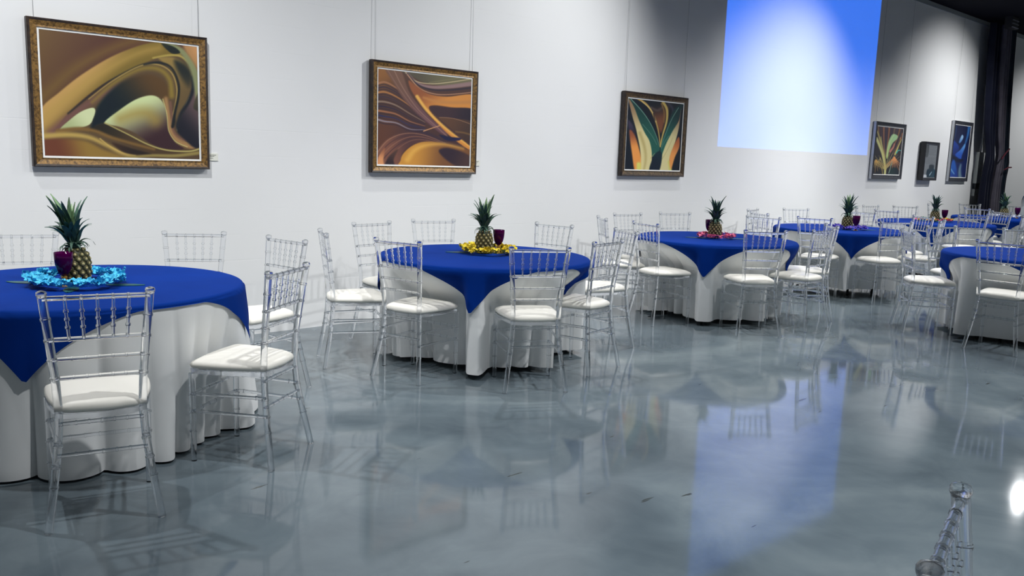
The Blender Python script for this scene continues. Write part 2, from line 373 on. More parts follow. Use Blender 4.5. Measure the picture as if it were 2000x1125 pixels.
# (table, polar angle, radius, direction of the back left-to-right or None for square-on, label)
CHAIRS = [
 ('T1', -103.5, 1.35, -14, 'clear chair seen from behind, nearest the camera at the blue lei table'),
 ('T1', -61, 1.21, 35, 'clear chair in side view at right front of the blue lei table'),
 ('T1', 8, 1.22, -80, 'clear chair at far right of the blue lei table, against the wall'),
 ('T1', 41, 1.14, -30, 'faint clear chair behind the blue lei table, below the golden swirl picture'),
 ('T1', 93, 1.06, -20, 'faint clear chair behind the blue lei table, cut by the left photo edge'),
 ('T2', -165, .98, -75, 'clear chair at left front of the yellow lei table'),
 ('T2', -112, 1.07, -30, 'clear chair seen from behind at the front of the yellow lei table'),
 ('T2', -68, .95, 10, 'clear chair at right front of the yellow lei table, seat half under cloth'),
 ('T2', -15, 1.24, -112, 'clear chair at the right side of the yellow lei table, overlapping its front neighbour'),
 ('T2', 18, 1.10, -80, 'clear chair behind the yellow lei table, right of its goblet'),
 ('T2', 73, 1.12, -18, 'faint clear chair behind the yellow lei table, left of its pineapple'),
 ('T2', 108, 1.06, 7, 'clear chair at left back of the yellow lei table, beside the wall'),
 ('T2', 158, 1.17, -113, 'leftmost clear chair of the yellow lei table, seen edge-on'),
 ('T3', 176, 1.01, -105, 'clear chair at left front of the pink lei table'),
 ('T3', 140, 1.13, -126, 'clear chair at the left of the pink lei table, seen edge-on'),
 ('T3', 94, 1.07, -10, 'faint clear chair at left back of the pink lei table'),
 ('T3', 57, 1.18, -26, 'faint clear chair behind the pink lei table, left of its pineapple'),
 ('T3', 10, 1.20, -78, 'clear chair behind the pink lei table, right of its pineapple'),
 ('T3', -124, 1.10, -35, 'clear chair seen from behind at the front of the pink lei table'),
 ('T3', -84, 1.06, 0, 'clear chair at right front of the pink lei table, back turned aside'),
 ('T3', -46, 1.10, None, 'clear chair at the right of the pink lei table, behind its front neighbour'),
 ('T4', -168, 1.08, None, 'clear chair at left front of the purple lei table'),
 ('T4', 152, 1.10, None, 'clear chair at the left of the purple lei table, partly behind another chair'),
 ('T4', 103, 1.09, None, 'faint clear chair at left back of the purple lei table, by the wall'),
 ('T4', 57, 1.12, -29, 'faint clear chair behind the purple lei table, under the blue projection'),
 ('T4', 14, 1.10, None, 'clear chair behind the purple lei table, right of its goblet'),
 ('T4', -122, 1.08, None, 'clear chair seen from behind at the front of the purple lei table'),
 ('T4', -76, 1.10, None, 'clear chair at right front of the purple lei table, seen edge-on'),
 ('T4', -31, 1.12, None, 'clear chair at the right of the purple lei table, before the multicoloured lei'),
 ('T5', 167, 1.10, None, 'clear chair at the left of the multicoloured lei table'),
 ('T5', 118, 1.08, None, 'clear chair at the back of the multicoloured lei table, hidden by another pineapple'),
 ('T5', 78, 1.10, None, 'faint clear chair behind the multicoloured lei table, under the flower picture'),
 ('T5', 45, 1.10, None, 'faint clear chair behind the multicoloured lei table, under the small framed notice'),
 ('T5', -30, 1.10, None, 'clear chair at the right of the multicoloured lei table'),
 ('T5', -80, 1.10, None, 'clear chair at the far right front of the multicoloured lei table, by the photo edge'),
 ('T5', -136, 1.12, None, 'clear chair seen from behind at the front of the multicoloured lei table'),
 ('T6', 112, 1.14, None, 'faint clear chair behind the farthest table, beside the multicoloured lei pineapple'),
 ('T6', 47, 1.10, None, 'faint clear chair behind the farthest table, under the blue picture'),
 ('T6', 178, 1.10, None, 'clear chair at the near left of the farthest table, before the drape'),
 ('T6', 8, 1.10, None, 'clear chair behind the goblet of the farthest table'),
 ('T6', -130, 1.10, None, 'clear chair at the near side of the farthest table, by the right photo edge'),
 ('TR', 128, 1.12, None, 'clear chair at the left of the right edge table, facing right'),
 ('TR', 66, 1.12, None, 'clear chair tucked behind the left end of the right edge table'),
 ('TR', 23, 1.10, None, 'clear chair behind the right edge table, cut by the photo edge'),
 ('TR', -178, 1.08, None, 'clear chair seen from behind at the front of the right edge table'),
]
chair0 = make_chair(); first = True
def put_chair(x, y, rz, label):
    global first
    c = chair0 if first else copy_tree(chair0); first = False
    c.location = (x, y, 0); c.rotation_euler = (0, 0, rz); c['label'] = label
for t, pol, rad, bd, lab in CHAIRS:
    cx, cy = TABLES[t]; p = math.radians(pol); x, y = cx+rad*math.cos(p), cy+rad*math.sin(p)
    if bd is None: rz = p + PI/2
    else:
        rz = math.radians(bd)
        f = Vector((-math.sin(rz), math.cos(rz)))
        if f.dot(Vector((cx-x, cy-y))) < 0: rz += PI
    put_chair(x, y, rz, lab)
put_chair(1.336, .448, math.radians(-166), 'clear chair back alone at the bottom right corner, nearest the camera')

# ------------------------------------------------------------------ tables and linen
RT = .765; ZT = .735
def make_table(root):
    mb = MB(); mb.lathe([(.02, ZT-.024), (RT-.012, ZT-.024), (RT-.006, ZT-.02), (RT-.006, ZT-.004), (RT-.012, ZT), (.02, ZT)], 48)
    link('tabletop', mb.mesh('tabletop', M['ply'], angle=40), root)
    for a in range(4):
        th = PI/4 + a*PI/2; x, y = .45*math.cos(th), .45*math.sin(th)
        mb = MB(); mb.rod([(x, y, 0), (x, y, ZT-.024)], .014, .014, [.03], 1.3, .03); link('leg', mb.mesh('leg', M['steel']), root)
def fold_fn(seed, n):
    rnd = random.Random(seed); ph = [rnd.uniform(0, 2*PI) for _ in range(6)]
    def f(th):
        """0 in a crease, 1 on the crest of a fold"""
        w = th + .16*math.sin(2*th+ph[0]) + .10*math.sin(3*th+ph[1]) + .05*math.sin(5*th+ph[2])
        lobe = abs(math.sin(n*w/2+ph[3]))**.6
        return lobe*(.80+.20*math.sin(4*th+ph[4]))
    return f
def push_lines(t):
    out = []; cx, cy = TABLES[t]
    for tt, pol, rad, bd, _ in CHAIRS:
        if tt != t: continue
        p = math.radians(pol); c = Vector((rad*math.cos(p), rad*math.sin(p)))
        rz = p+PI/2 if bd is None else math.radians(bd)
        fw = Vector((-math.sin(rz), math.cos(rz)))
        if fw.dot(-c) < 0: fw = -fw
        out.append((c+fw*(FRONT_Y+.05), Vector((-fw.y, fw.x)), fw, p))
    return out
FLARE = .045
def radius_at(th, drop, f, lines=()):
    s = max(0, min(1, drop/.70))
    r = RT + .006 + FLARE*s
    k = max(0, min(1, (drop-.02)/.25)); k = k*k*(3-2*k)
    if k > 0:
        u = Vector((math.cos(th), math.sin(th))); lim = r
        for c, ax, fw, p in lines:
            # ray from the table centre meets the line across the seat front
            den = u.dot(fw)
            if den > -.2: continue
            d = c.dot(fw)/den
            lat = abs((u*d-c).dot(ax))
            if lat > .285: continue
            e = max(0, min(1, (.285-lat)/.075)); e = e*e*(3-2*e)
            lim = min(lim, r+(min(r, d)-r)*e)
        r += (lim-r)*k
        r = max(r, .46)
    return r - .10*(s**.9)*(1-f(th)) if f else r
def white_cloth(seed, hem, lines, n=22):
    f = fold_fn(seed, n); N = 360; mb = MB(); rows = []
    for r in (.02, .3, .55, .70, .745): rows.append([(r*math.cos(2*PI*j/N), r*math.sin(2*PI*j/N), ZT+.004) for j in range(N)])
    for a in (25, 50, 75):
        a = math.radians(a); r = RT-.010+.014*math.sin(a); z = ZT+.004-.014*(1-math.cos(a))
        rows.append([(r*math.cos(2*PI*j/N), r*math.sin(2*PI*j/N), z) for j in range(N)])
    D = ZT - hem
    for i in range(1, 27):
        dr = .014 + (D-.014)*i/26
        rows.append([((lambda th, R: (R*math.cos(th), R*math.sin(th), ZT+.004-dr))(2*PI*j/N, radius_at(2*PI*j/N, dr, f, lines))) for j in range(N)])
    mb.quadgrid(rows, True, True)
    return mb.mesh('white_tablecloth', M['white_cloth'], True, True), f
def overlay(f, ang, lines, half=.765):
    a = math.radians(ang); N = 288; mb = MB(); rows = []; K = 34
    for k in range(K+1):
        row = []
        for j in range(N):
            th = 2*PI*j/N; e = half/max(abs(math.cos(th-a-PI/4)), abs(math.sin(th-a-PI/4))); e *= .995+.012*math.sin(3*th)
            e = max(e, RT+.02)
            if k <= 10: L = (RT-.012)*max(.02, k/10)
            else: L = RT-.012 + (e-RT+.012)*(k-10)/(K-10)
            if L <= RT-.012: r, z = L, ZT+.0085
            else:
                d = L-(RT-.012); rad = .02
                if d < rad*PI/2: q = d/rad; r = RT-.012+rad*math.sin(q); z = ZT+.0085-rad*(1-math.cos(q))
                else:
                    dr = rad + d-rad*PI/2; z = ZT+.0085-dr
                    r = radius_at(th, dr, None, lines) + .007 - .012*min(1, dr/.3)*(1-f(th))
            row.append((r*math.cos(th), r*math.sin(th), z))
        rows.append(row)
    mb.quadgrid(rows, True, True)
    return mb.mesh('blue_overlay', M['blue_cloth'], True, True)
TNAME = dict(T1='blue lei', T2='yellow lei', T3='pink lei', T4='purple lei', T5='multicoloured lei', T6='white lei', TR='no lei in view')
DESC = dict(T1='nearest table at the left photo edge', T2='table below the orange and brown picture', T3='table between the green leaf picture and the projection',
            T4='table below the blue projection', T5='table below the flower picture', T6='farthest table in front of the dark drape', TR='table cut by the right photo edge')
OV = dict(T1=-123, T2=-137, T3=-152, T4=-141, T5=-160, T6=-165, TR=116)
HEM = dict(T1=.008, T2=.035, T3=.04, T4=.09, T5=.05, T6=.05, TR=.035)
for i, (t, (x, y)) in enumerate(TABLES.items()):
    root = thing('round_table', (x, y, 0), 'round folding table under the cloths, '+DESC[t], 'table', 'round banquet tables'); make_table(root)
    FLARE = .085 if t == 'T1' else .045
    lines = push_lines(t); me, f = white_cloth(11+i, HEM[t], lines)
    tag(link('white_tablecloth', me, None, (x, y, 0)), 'floor length white cloth with deep folds, '+DESC[t], 'tablecloth', 'white round tablecloths')
    tag(link('blue_overlay', overlay(f, OV[t], lines), None, (x, y, 0)), 'royal blue square overlay cloth, '+DESC[t], 'tablecloth', 'blue square overlays')

# ------------------------------------------------------------------ centrepieces
ZC = ZT + .0095     # top of the blue cloth
def leaf_mesh(name, L, w, curl, mat, n=8):
    """blade growing along +z, arching towards +x, folded along its middle"""
    mb = MB(); rows = []
    for i in range(n+1):
        t = i/n; ww = w*(1-t)**.75*(.55+.45*min(1, t*4)) + .0006
        a = curl*t*t; x = L*t*math.sin(a*.6); z = L*t*math.cos(a*.6)
        rows.append([(x+ww*.30, -ww, z), (x-.0015, -ww*.5, z), (x-.002, 0, z), (x-.0015, ww*.5, z), (x+ww*.30, ww, z)])
    mb.quadgrid(rows)
    back = [[(p[0]+.0018, p[1], p[2]) for p in r] for r in rows]
    mb.quadgrid(back)
    return mb.mesh(name, mat, True, False)
LEAF = [leaf_mesh('leaf_upright', .19, .022, .35, M['leaf']), leaf_mesh('leaf_arched', .16, .021, .75, M['leaf']),
        leaf_mesh('leaf_low', .075, .013, 1.7, M['leaf']), leaf_mesh('leaf_pale', .20, .025, .25, M['leaf_pale'])]
def eye_mesh():
    mb = MB(); n = 6
    mb.cur = 0; mb.quadgrid([[(r*math.cos(2*PI*j/n+PI/6)*1.0, r*1.12*math.sin(2*PI*j/n+PI/6), z) for j in range(n)] for r, z in ((.0125, 0), (.0105, .003), (.006, .0052))], True)
    mb.cur = 1; mb.quadgrid([[(r*math.cos(2*PI*j/n+PI/6), r*1.12*math.sin(2*PI*j/n+PI/6), z) for j in range(n)] for r, z in ((.006, .0052), (.0035, .0072), (.0012, .0078))], True, False, True)
    return mb.mesh('pineapple_eye', [M['eye'], M['eye_tip']], True, False, 35)
EYE = eye_mesh()
def pineapple(x, y, label, sc, tilt, tdir, seed, near, pale):
    rnd = random.Random(seed)
    root = thing('pineapple', (x, y, ZC), label, 'pineapple', 'pineapple centrepieces'); root.scale = (sc, sc, sc)
    root.rotation_euler = (0, 0, rnd.uniform(0, 6))
    Hb, Rb = .185, .066
    def R(z):
        t = z/Hb; return Rb*(1-abs(2*t-.92)**3.2*.42)
    mb = MB(); prof = [(.02, 0)] + [(R(Hb*i/12), .002+Hb*i/12*.985) for i in range(13)] + [(.02, Hb)]
    mb.lathe(prof, 24); body = link('body', mb.mesh('pineapple_body', M['pine']), root)
    rows = 8; k = 11; place = []
    for i in range(rows):
        z = Hb*(.075+.87*i/(rows-1)); r = R(z)
        for j in range(k):
            a = 2*PI*(j+.5*(i % 2))/k + .02*i
            sl = (R(min(Hb, z+.004))-R(max(0, z-.004)))/.008
            nrm = Vector((math.cos(a), math.sin(a), -sl)).normalized(); zz = Vector((0, 0, 1)); tx = zz.cross(nrm).normalized(); ty = nrm.cross(tx)
            s = r/Rb*1.42
            m = Matrix((tx, ty, nrm)).transposed().to_4x4(); m.translation = Vector((r*math.cos(a), r*math.sin(a), z)) - nrm*.0015
            place.append(m @ Matrix.Diagonal((s, s*.92, 1.35, 1)))
    if near:
        for m in place:
            o = link('eye', EYE, body); o.matrix_local = m
    else:
        bm = bmesh.new()
        for m in place:
            b2 = bmesh.new(); b2.from_mesh(EYE); b2.transform(m); t = bpy.data.meshes.new('tmp'); b2.to_mesh(t); b2.free(); bm.from_mesh(t); bpy.data.meshes.remove(t)
        me = bpy.data.meshes.new('pineapple_eyes'); bm.to_mesh(me); bm.free(); me.materials.append(M['eye']); me.materials.append(M['eye_tip'])
        link('eyes', me, body)['kind'] = 'stuff'
    mb = MB(); mb.lathe([(.012, -.006), (.026, 0), (.022, .03), (.012, .07), (.004, .09)], 12)
    crown = link('crown', mb.mesh('pineapple_crown', M['leaf']), root, (0, 0, Hb-.004))
    loc = Vector((math.cos(tdir-root.rotation_euler.z), math.sin(tdir-root.rotation_euler.z), 0))
    crown.rotation_euler = Vector((loc.x*math.sin(tilt), loc.y*math.sin(tilt), math.cos(tilt))).to_track_quat('Z', 'Y').to_euler()
    n = 46
    for i in range(n):
        t = i/(n-1); a = i*2.39996 + rnd.uniform(-.2, .2)
        kind = 2 if t < .32 else (1 if t < .66 else 0)
        if pale and t > .80 and rnd.random() < .55: kind = 3
        lean = {2: rnd.uniform(.75, 1.15), 1: rnd.uniform(.28, .50), 0: rnd.uniform(.04, .30), 3: rnd.uniform(.03, .22)}[kind]
        o = link('leaf', LEAF[kind], crown)
        z = .002 + .062*t; rr = .022*(1-t*.75)
        s = .86*rnd.uniform(.8, 1.2)*(.8+.5*t if kind != 2 else .8+1.2*t)
        o.location = (rr*math.cos(a), rr*math.sin(a), z)
        o.rotation_euler = (Matrix.Rotation(a, 3, 'Z') @ Matrix.Rotation(lean, 3, 'Y')).to_euler()
        o.scale = (s, s*1.15, s)
    return root
def goblet(x, y, label, sc):
    root = thing('goblet', (x, y, ZC), label, 'goblet', 'purple goblets'); root.scale = (sc,)*3
    mb = MB(); mb.lathe([(.036, 0), (.036, .004), (.016, .009), (.012, .014), (.018, .022), (.013, .03), (.020, .038), (.013, .046), (.018, .054), (.011, .062), (.013, .068)], 14)
    link('stem', mb.mesh('goblet_stem', M['amber'], angle=30), root)['label'] = 'knobbly amber stem'
    out = [(.014, .066), (.026, .078), (.038, .100), (.046, .130), (.050, .165), (.051, .200)]
    mb = MB(); mb.quadgrid([[(r*math.cos(2*PI*j/28), r*math.sin(2*PI*j/28), z) for j in range(28)] for r, z in
                            [(.004, .066)] + out + [(r-.002, z+.001) for r, z in out[::-1][:1]] + [(r-.0022, z+.0015) for r, z in out[::-1][1:]] + [(.004, .069)]], True, True, True)
    link('bowl', mb.mesh('goblet_bowl', M['goblet']), root)
    mb = MB(); mb.lathe([(.004, .0695)] + [(r-.0026, z+.0022) for r, z in out[:-1]] + [(.0472, .172), (.004, .172)], 28)
    link('drink', mb.mesh('goblet_drink', M['drink'], angle=40), root)['label'] = 'dark purple drink'
    return root
def flower_mesh():
    mb = MB(); rnd = random.Random(3)
    for p in range(6):
        a = 2*PI*p/6; rows = []
        for i in range(4):
            t = i/3; w = .011*math.sin(PI*min(.92, .2+t*.72)); r = .004+.024*t; z = .006+.014*math.sin(t*1.9)*(1 if p % 2 else .6)
            rows.append([(r*math.cos(a)-w*sg*math.sin(a), r*math.sin(a)+w*sg*math.cos(a), z+rnd.uniform(-.004, .004)+.004*abs(sg)) for sg in (-1, 0, 1)])
        mb.quadgrid(rows); mb.quadgrid([[(q[0], q[1], q[2]-.0015) for q in r] for r in rows])
    return mb
FLM = {}
def lei(x, y, label, cols, R, seed, n=26, sc=1.0):
    rnd = random.Random(seed)
    root = thing('flower_lei', (x, y, ZC), label, 'lei', 'flower leis around the pineapples')
    mb = MB(); N = 40
    rad = lambda a: R*(1+.06*math.sin(2*a+seed)+.04*math.sin(3*a))
    mb.tube([(rad(2*PI*j/N)*math.cos(2*PI*j/N), rad(2*PI*j/N)*math.sin(2*PI*j/N), .020) for j in range(N)], .002, 6, True, True)
    link('cord', mb.mesh('lei_cord', M['lei_'+cols[0]]), root)
    for ring in range(2):
        for i in range(n):
            a = 2*PI*(i+.5*ring)/n + rnd.uniform(-.06, .06); c = cols[int(len(cols)*((a/(2*PI)) % 1)) % len(cols)] if len(cols) > 1 else cols[0]
            if c not in FLM: FLM[c] = flower_mesh().mesh('lei_flower_'+c, M['lei_'+c], False, False)
            o = link('flower', FLM[c], root); r = rad(a)*(1+rnd.uniform(-.13, .13)); o.location = (r*math.cos(a), r*math.sin(a), .012+.012*ring+rnd.uniform(0, .005))
            o.rotation_euler = (rnd.uniform(-.5, .5), rnd.uniform(-.5, .5), rnd.uniform(0, 6)); s = sc*rnd.uniform(.95, 1.45); o.scale = (s, s, s*1.2)
    return root
def flat_leaf(x, y, ang, L, label):
    mb = MB(); rows = []
    for i in range(13):
        t = i/12; w = .034*math.sin(PI*min(.985, t*.93+.05))**.8; rows.append([(L*t, -w, .0), (L*t, -w*.5, .0022), (L*t, 0, .0008), (L*t, w*.5, .0022), (L*t, w, .0)])
    mb.quadgrid(rows); mb.quadgrid([[(p[0], p[1], p[2]+.001) for p in r] for r in rows])
    o = link('tropical_leaf', mb.mesh('tropical_leaf', M['palm'], True, False), None, (x, y, ZC+.0008)); o.rotation_euler = (0, 0, ang)
    return tag(o, label, 'leaf', 'flat green leaves under the leis')
IR = -YAW     # picture-right direction on the floor
CP = dict(T1=((1.207, 4.64), (1.20, 4.605), .205, ['blue'], (1.13, 4.557), 1.0),
          T2=((4.03, 4.75), (4.07, 4.745), .185, ['yellow'], (4.16, 4.735), .93),
          T3=((6.962, 4.727), (6.985, 4.727), .165, ['pink'], (7.02, 4.835), .88),
          T4=((9.693, 4.739), (9.725, 4.739), .19, ['purple'], (9.655, 4.615), .9),
          T5=((12.85, 4.97), (12.80, 4.96), .22, ['lime', 'pink', 'orange', 'coral', 'yellow'], (12.90, 4.855), .87),
          T6=((15.58, 4.92), (15.58, 4.92), .2, ['white'], (15.64, 4.74), .88))
for i, (t, (pp, lp, R, cols, gp, sc)) in enumerate(CP.items()):
    near = t in ('T1', 'T2')
    left = math.radians(180-42)
    pineapple(*pp, 'pineapple with %s standing inside the %s' % (['a long ragged left leaning crown', 'a tall upright crown', 'a dark bushy crown', 'an open spiky crown', 'a compact dark crown', 'a pale green crown'][i], TNAME[t]),
              sc, .20 if t == 'T1' else .03, left, 20+i, near, t in ('T1', 'T2', 'T4', 'T6'))
    goblet(*gp, 'magenta goblet of purple drink %s' % ['in front of the blue lei pineapple', 'right of the yellow lei pineapple', 'half hidden behind the pink lei pineapple',
           'right of the purple lei pineapple', 'right of the multicoloured lei pineapple', 'beside the farthest pineapple, near the photo edge'][i], .86)
    lei(*lp, 'ring of %s petals around a pineapple base' % ['sky blue', 'bright yellow', 'pink', 'purple', 'pink, yellow and green', 'white'][i], cols, R, 30+i, 26 if near else 24, 1.0 if near else .72)
for t, ang, off, L, lab in [('T1', left, .15, .21, 'flat green leaf poking out left of the blue lei'), ('T1', IR+.12, .13, .20, 'flat green leaf poking out right of the blue lei'),
                            ('T1', IR-1.25, .08, .19, 'flat green leaf poking out in front of the blue lei'), ('T2', left+.1, .12, .20, 'flat green leaf left of the yellow lei'),
                            ('T3', left, .10, .20, 'flat green leaf left of the pink lei'), ('T3', IR, .10, .22, 'flat green leaf right of the pink lei'), ('T4', IR, .12, .22, 'flat green leaf right of the purple lei')]:
    x, y = CP[t][1]; flat_leaf(x+off*math.cos(ang), y+off*math.sin(ang), ang, L, lab)

# ------------------------------------------------------------------ pictures
def smooth(pts, closed, sub=6):
    P = [np.array(p, float) for p in pts]; n = len(P); out = []
    rng = range(n if closed else n-1)
    for i in rng:
        if closed: a, b, c, d = P[i-1], P[i], P[(i+1) % n], P[(i+2) % n]
        else: a, b, c, d = P[max(i-1, 0)], P[i], P[i+1], P[min(i+2, n-1)]
        for k in range(sub):
            t = k/sub
            out.append(.5*((2*b)+(c-a)*t+(2*a-5*b+4*c-d)*t*t+(3*b-a-3*c+d)*t**3))
    if not closed: out.append(P[-1])
    return np.array(out)
def paint(corners, layers, base, nu, nv):
    """flat abstract print: layered soft shapes on a sheet; returns (nv,nu,3) colours"""
    TL, TR, BR, BL = [np.array(c, float) for c in corners]
    u = np.linspace(0, 1, nu)[None, :, None]; v = np.linspace(0, 1, nv)[:, None, None]
    G = ((TL*(1-u)+TR*u)*v + (BL*(1-u)+BR*u)*(1-v)).reshape(-1, 2)
    C = np.zeros((len(G), 3)); C[:] = base
    for L in layers:
        closed = L[0] == 'p'
        if L[0] == 'g':       # linear wash  ('g', cA, A, cB, B, alpha)
            _, cA, A, cB, B, al = L
            A = np.array(A, float); d = np.array(B, float)-A
            t = np.clip(((G-A)@d)/(d@d), 0, 1)[:, None]; C = C*(1-al) + al*(np.array(cA)*(1-t)+np.array(cB)*t); continue
        pts = smooth(L[1], closed); soft = L[6] if closed else L[4]
        ext = soft*2 + (0 if closed else max(L[3])*.6)
        sel = np.where((G[:, 0] > pts[:, 0].min()-ext) & (G[:, 0] < pts[:, 0].max()+ext) & (G[:, 1] > pts[:, 1].min()-ext) & (G[:, 1] < pts[:, 1].max()+ext))[0]
        if not len(sel): continue
        Q = G[sel]; n = len(pts); dm = np.full(len(Q), 1e9); tm = np.zeros(len(Q)); ins = np.zeros(len(Q), bool)
        for i in range(n if closed else n-1):
            a, b = pts[i], pts[(i+1) % n]; d = b-a; dd = d@d+1e-9
            t = np.clip(((Q-a)@d)/dd, 0, 1); e = Q-a-t[:, None]*d; ds = np.hypot(e[:, 0], e[:, 1]); m = ds < dm
            dm[m] = ds[m]; tm[m] = (i+t[m])/(n-1)
            if closed and a[1] != b[1]:
                cr = ((a[1] > Q[:, 1]) != (b[1] > Q[:, 1])) & (Q[:, 0] < (b[0]-a[0])*(Q[:, 1]-a[1])/(b[1]-a[1])+a[0]); ins ^= cr
        if closed:
            _, _, cA, A, cB, B, soft = L[:7]
            sd = np.where(ins, -dm, dm); al = np.clip(.5-sd/(2*soft), 0, 1); al = al*al*(3-2*al)
            A = np.array(A, float); d = np.array(B, float)-A; t = np.clip(((Q-A)@d)/(d@d), 0, 1)[:, None]; t = t*t*(3-2*t)
            col = np.array(cA)*(1-t)+np.array(cB)*t
        else:
            _, _, c, w, soft = L[:5]
            hw = .5*(w[0]*(1-tm)+w[1]*tm); al = np.clip((hw+soft-dm)/(2*soft), 0, 1); al = al*al*(3-2*al)
            if len(L) > 5: al = al*L[5]
            col = np.array(c)[None, :]
        C[sel] = C[sel]*(1-al[:, None]) + col*al[:, None]
    return C.reshape(nv, nu, 3)
def P_(pts, cA, A, cB, B, soft=8): return ('p', pts, cA, A, cB, B, soft)
def S_(pts, c, w0, w1=None, soft=5, al=1): return ('s', pts, c, (w0, w0 if w1 is None else w1), soft, al)

ART1 = ([(132, 172), (1118, 285), (1124, 975), (168, 957)], (104, 72, 46), [
 ('g', (108, 80, 44), (140, 180), (84, 50, 42), (520, 330), 1),
 S_([(150, 600), (330, 420), (560, 290), (760, 235), (880, 240)], (120, 92, 44), 60, 40, 50, .8),
 P_([(860, 345), (1000, 340), (1124, 420), (1130, 990), (150, 990), (160, 800), (300, 690), (560, 490), (760, 385)], (96, 76, 50), (500, 500), (88, 68, 48), (900, 800), 10),
 P_([(150, 665), (250, 560), (380, 450), (560, 340), (750, 270), (870, 258), (950, 290), (1015, 330), (930, 338), (860, 345), (760, 385), (640, 440), (520, 500), (400, 590), (300, 690), (200, 815), (160, 810)], (196, 154, 88), (400, 430), (126, 104, 44), (520, 540), 7),
 S_([(160, 720), (300, 590), (480, 450), (700, 330), (860, 290)], (184, 150, 76), 50, 30, 35, .7),
 S_([(210, 810), (320, 700), (460, 600), (600, 520)], (120, 80, 76), 60, 20, 25, .8),
 S_([(300, 690), (500, 520), (700, 410), (820, 380), (900, 390), (960, 440), (990, 540), (970, 660), (945, 760)], (34, 34, 30), 8, 22, 8),
 P_([(430, 785), (470, 650), (560, 540), (660, 475), (780, 450), (880, 480), (930, 560), (905, 610), (850, 590), (760, 590), (660, 640), (580, 700), (520, 745), (470, 765)], (6, 24, 34), (560, 660), (90, 64, 34), (830, 470), 18),
 S_([(440, 620), (560, 510), (700, 430), (800, 410), (880, 430), (930, 490), (940, 580)], (140, 118, 50), 10, 34, 18),
 S_([(420, 600), (560, 490), (730, 400), (850, 390), (940, 440), (975, 540), (960, 650), (935, 740), (960, 820), (1040, 870), (1130, 895)], (178, 150, 82), 5, 12, 5),
 S_([(900, 600), (915, 700), (925, 780), (970, 850), (1050, 890), (1130, 905)], (170, 130, 84), 26, 30, 14),
 S_([(880, 600), (905, 690), (915, 790), (960, 860), (1040, 895)], (214, 206, 130), 5, 4, 4),
 S_([(930, 620), (940, 720), (950, 800), (1010, 850), (1130, 880)], (120, 84, 70), 14, 14, 8),
 P_([(860, 348), (960, 350), (1050, 400), (1085, 480), (1075, 570), (1010, 670), (975, 740), (960, 690), (985, 600), (985, 520), (950, 430), (880, 375)], (150, 124, 66), (880, 350), (104, 84, 52), (1040, 600), 10),
 S_([(760, 390), (860, 378), (940, 410), (985, 500), (985, 580), (960, 680), (942, 770)], (24, 28, 30), 8, 18, 6), S_([(1075, 560), (1020, 660), (985, 720), (975, 790)], (206, 192, 130), 4, 10, 5),
 P_([(960, 370), (1030, 390), (1075, 450), (1060, 530), (1010, 480)], (30, 36, 34), (1040, 430), (70, 62, 44), (1000, 520), 22),
 S_([(820, 350), (920, 335), (1000, 340), (1060, 380)], (190, 168, 84), 8, 14, 8),
 P_([(1135, 480), (1090, 510), (1070, 600), (1010, 690), (975, 770), (1000, 830), (1135, 890)], (26, 26, 38), (985, 760), (96, 76, 76), (1120, 640), 10),
 S_([(1085, 470), (1085, 540), (1050, 620), (1000, 690), (975, 760), (985, 800)], (20, 26, 36), 26, 16, 10),
 S_([(900, 262), (1010, 310), (1080, 400), (1112, 490), (1130, 600)], (138, 142, 98), 26, 60, 12),
 P_([(1020, 268), (1135, 268), (1135, 430), (1090, 380)], (206, 150, 96), (1120, 300), (180, 134, 84), (1060, 340), 14),
 P_([(875, 262), (960, 285), (1000, 320), (940, 322)], (22, 30, 28), (940, 300), (40, 44, 30), (880, 262), 5),
 P_([(1130, 560), (1100, 600), (1085, 650), (1100, 668), (1135, 672)], (70, 64, 48), (1110, 620), (56, 52, 42), (1124, 660), 6),
 P_([(252, 793), (320, 720), (380, 675), (440, 654), (458, 672), (445, 720), (420, 760), (340, 785)], (214, 222, 170), (400, 690), (176, 186, 132), (300, 780), 4),
 P_([(512, 747), (600, 670), (700, 605), (790, 578), (850, 590), (890, 640), (905, 720), (915, 800), (960, 870), (1015, 908), (900, 908), (800, 875), (700, 810), (600, 770)], (208, 220, 160), (720, 610), (58, 34, 40), (830, 850), 5),
 S_([(610, 720), (700, 690), (780, 690), (830, 730)], (164, 138, 66), 60, 70, 50, .75),
 P_([(420, 795), (510, 752), (620, 800), (740, 862), (850, 905), (980, 918), (1130, 905), (1130, 935), (950, 940), (800, 935), (640, 880), (520, 825)], (38, 34, 26), (480, 770), (78, 58, 38), (700, 900), 8),
 S_([(513, 747), (650, 815), (780, 880), (900, 915), (1050, 922), (1130, 905)], (186, 172, 104), 6, 10, 4),
 S_([(240, 800), (360, 785), (460, 800), (560, 840), (700, 880), (820, 910)], (128, 96, 50), 26, 14, 10),
 P_([(150, 860), (260, 845), (400, 860), (500, 910), (620, 970), (150, 975)], (110, 60, 40), (240, 930), (150, 118, 54), (420, 880), 18),
 S_([(160, 832), (300, 822), (420, 838), (520, 885), (620, 938), (700, 960)], (188, 158, 84), 34, 16, 14),
 S_([(485, 845), (540, 890), (620, 932), (700, 950)], (206, 174, 96), 6, 8, 4),
 P_([(560, 870), (680, 905), (800, 940), (700, 945), (620, 925)], (40, 30, 26), (700, 920), (60, 40, 30), (560, 880), 10),
 S_([(640, 965), (800, 950), (960, 950), (1130, 930)], (150, 132, 74), 14, 22, 8)])
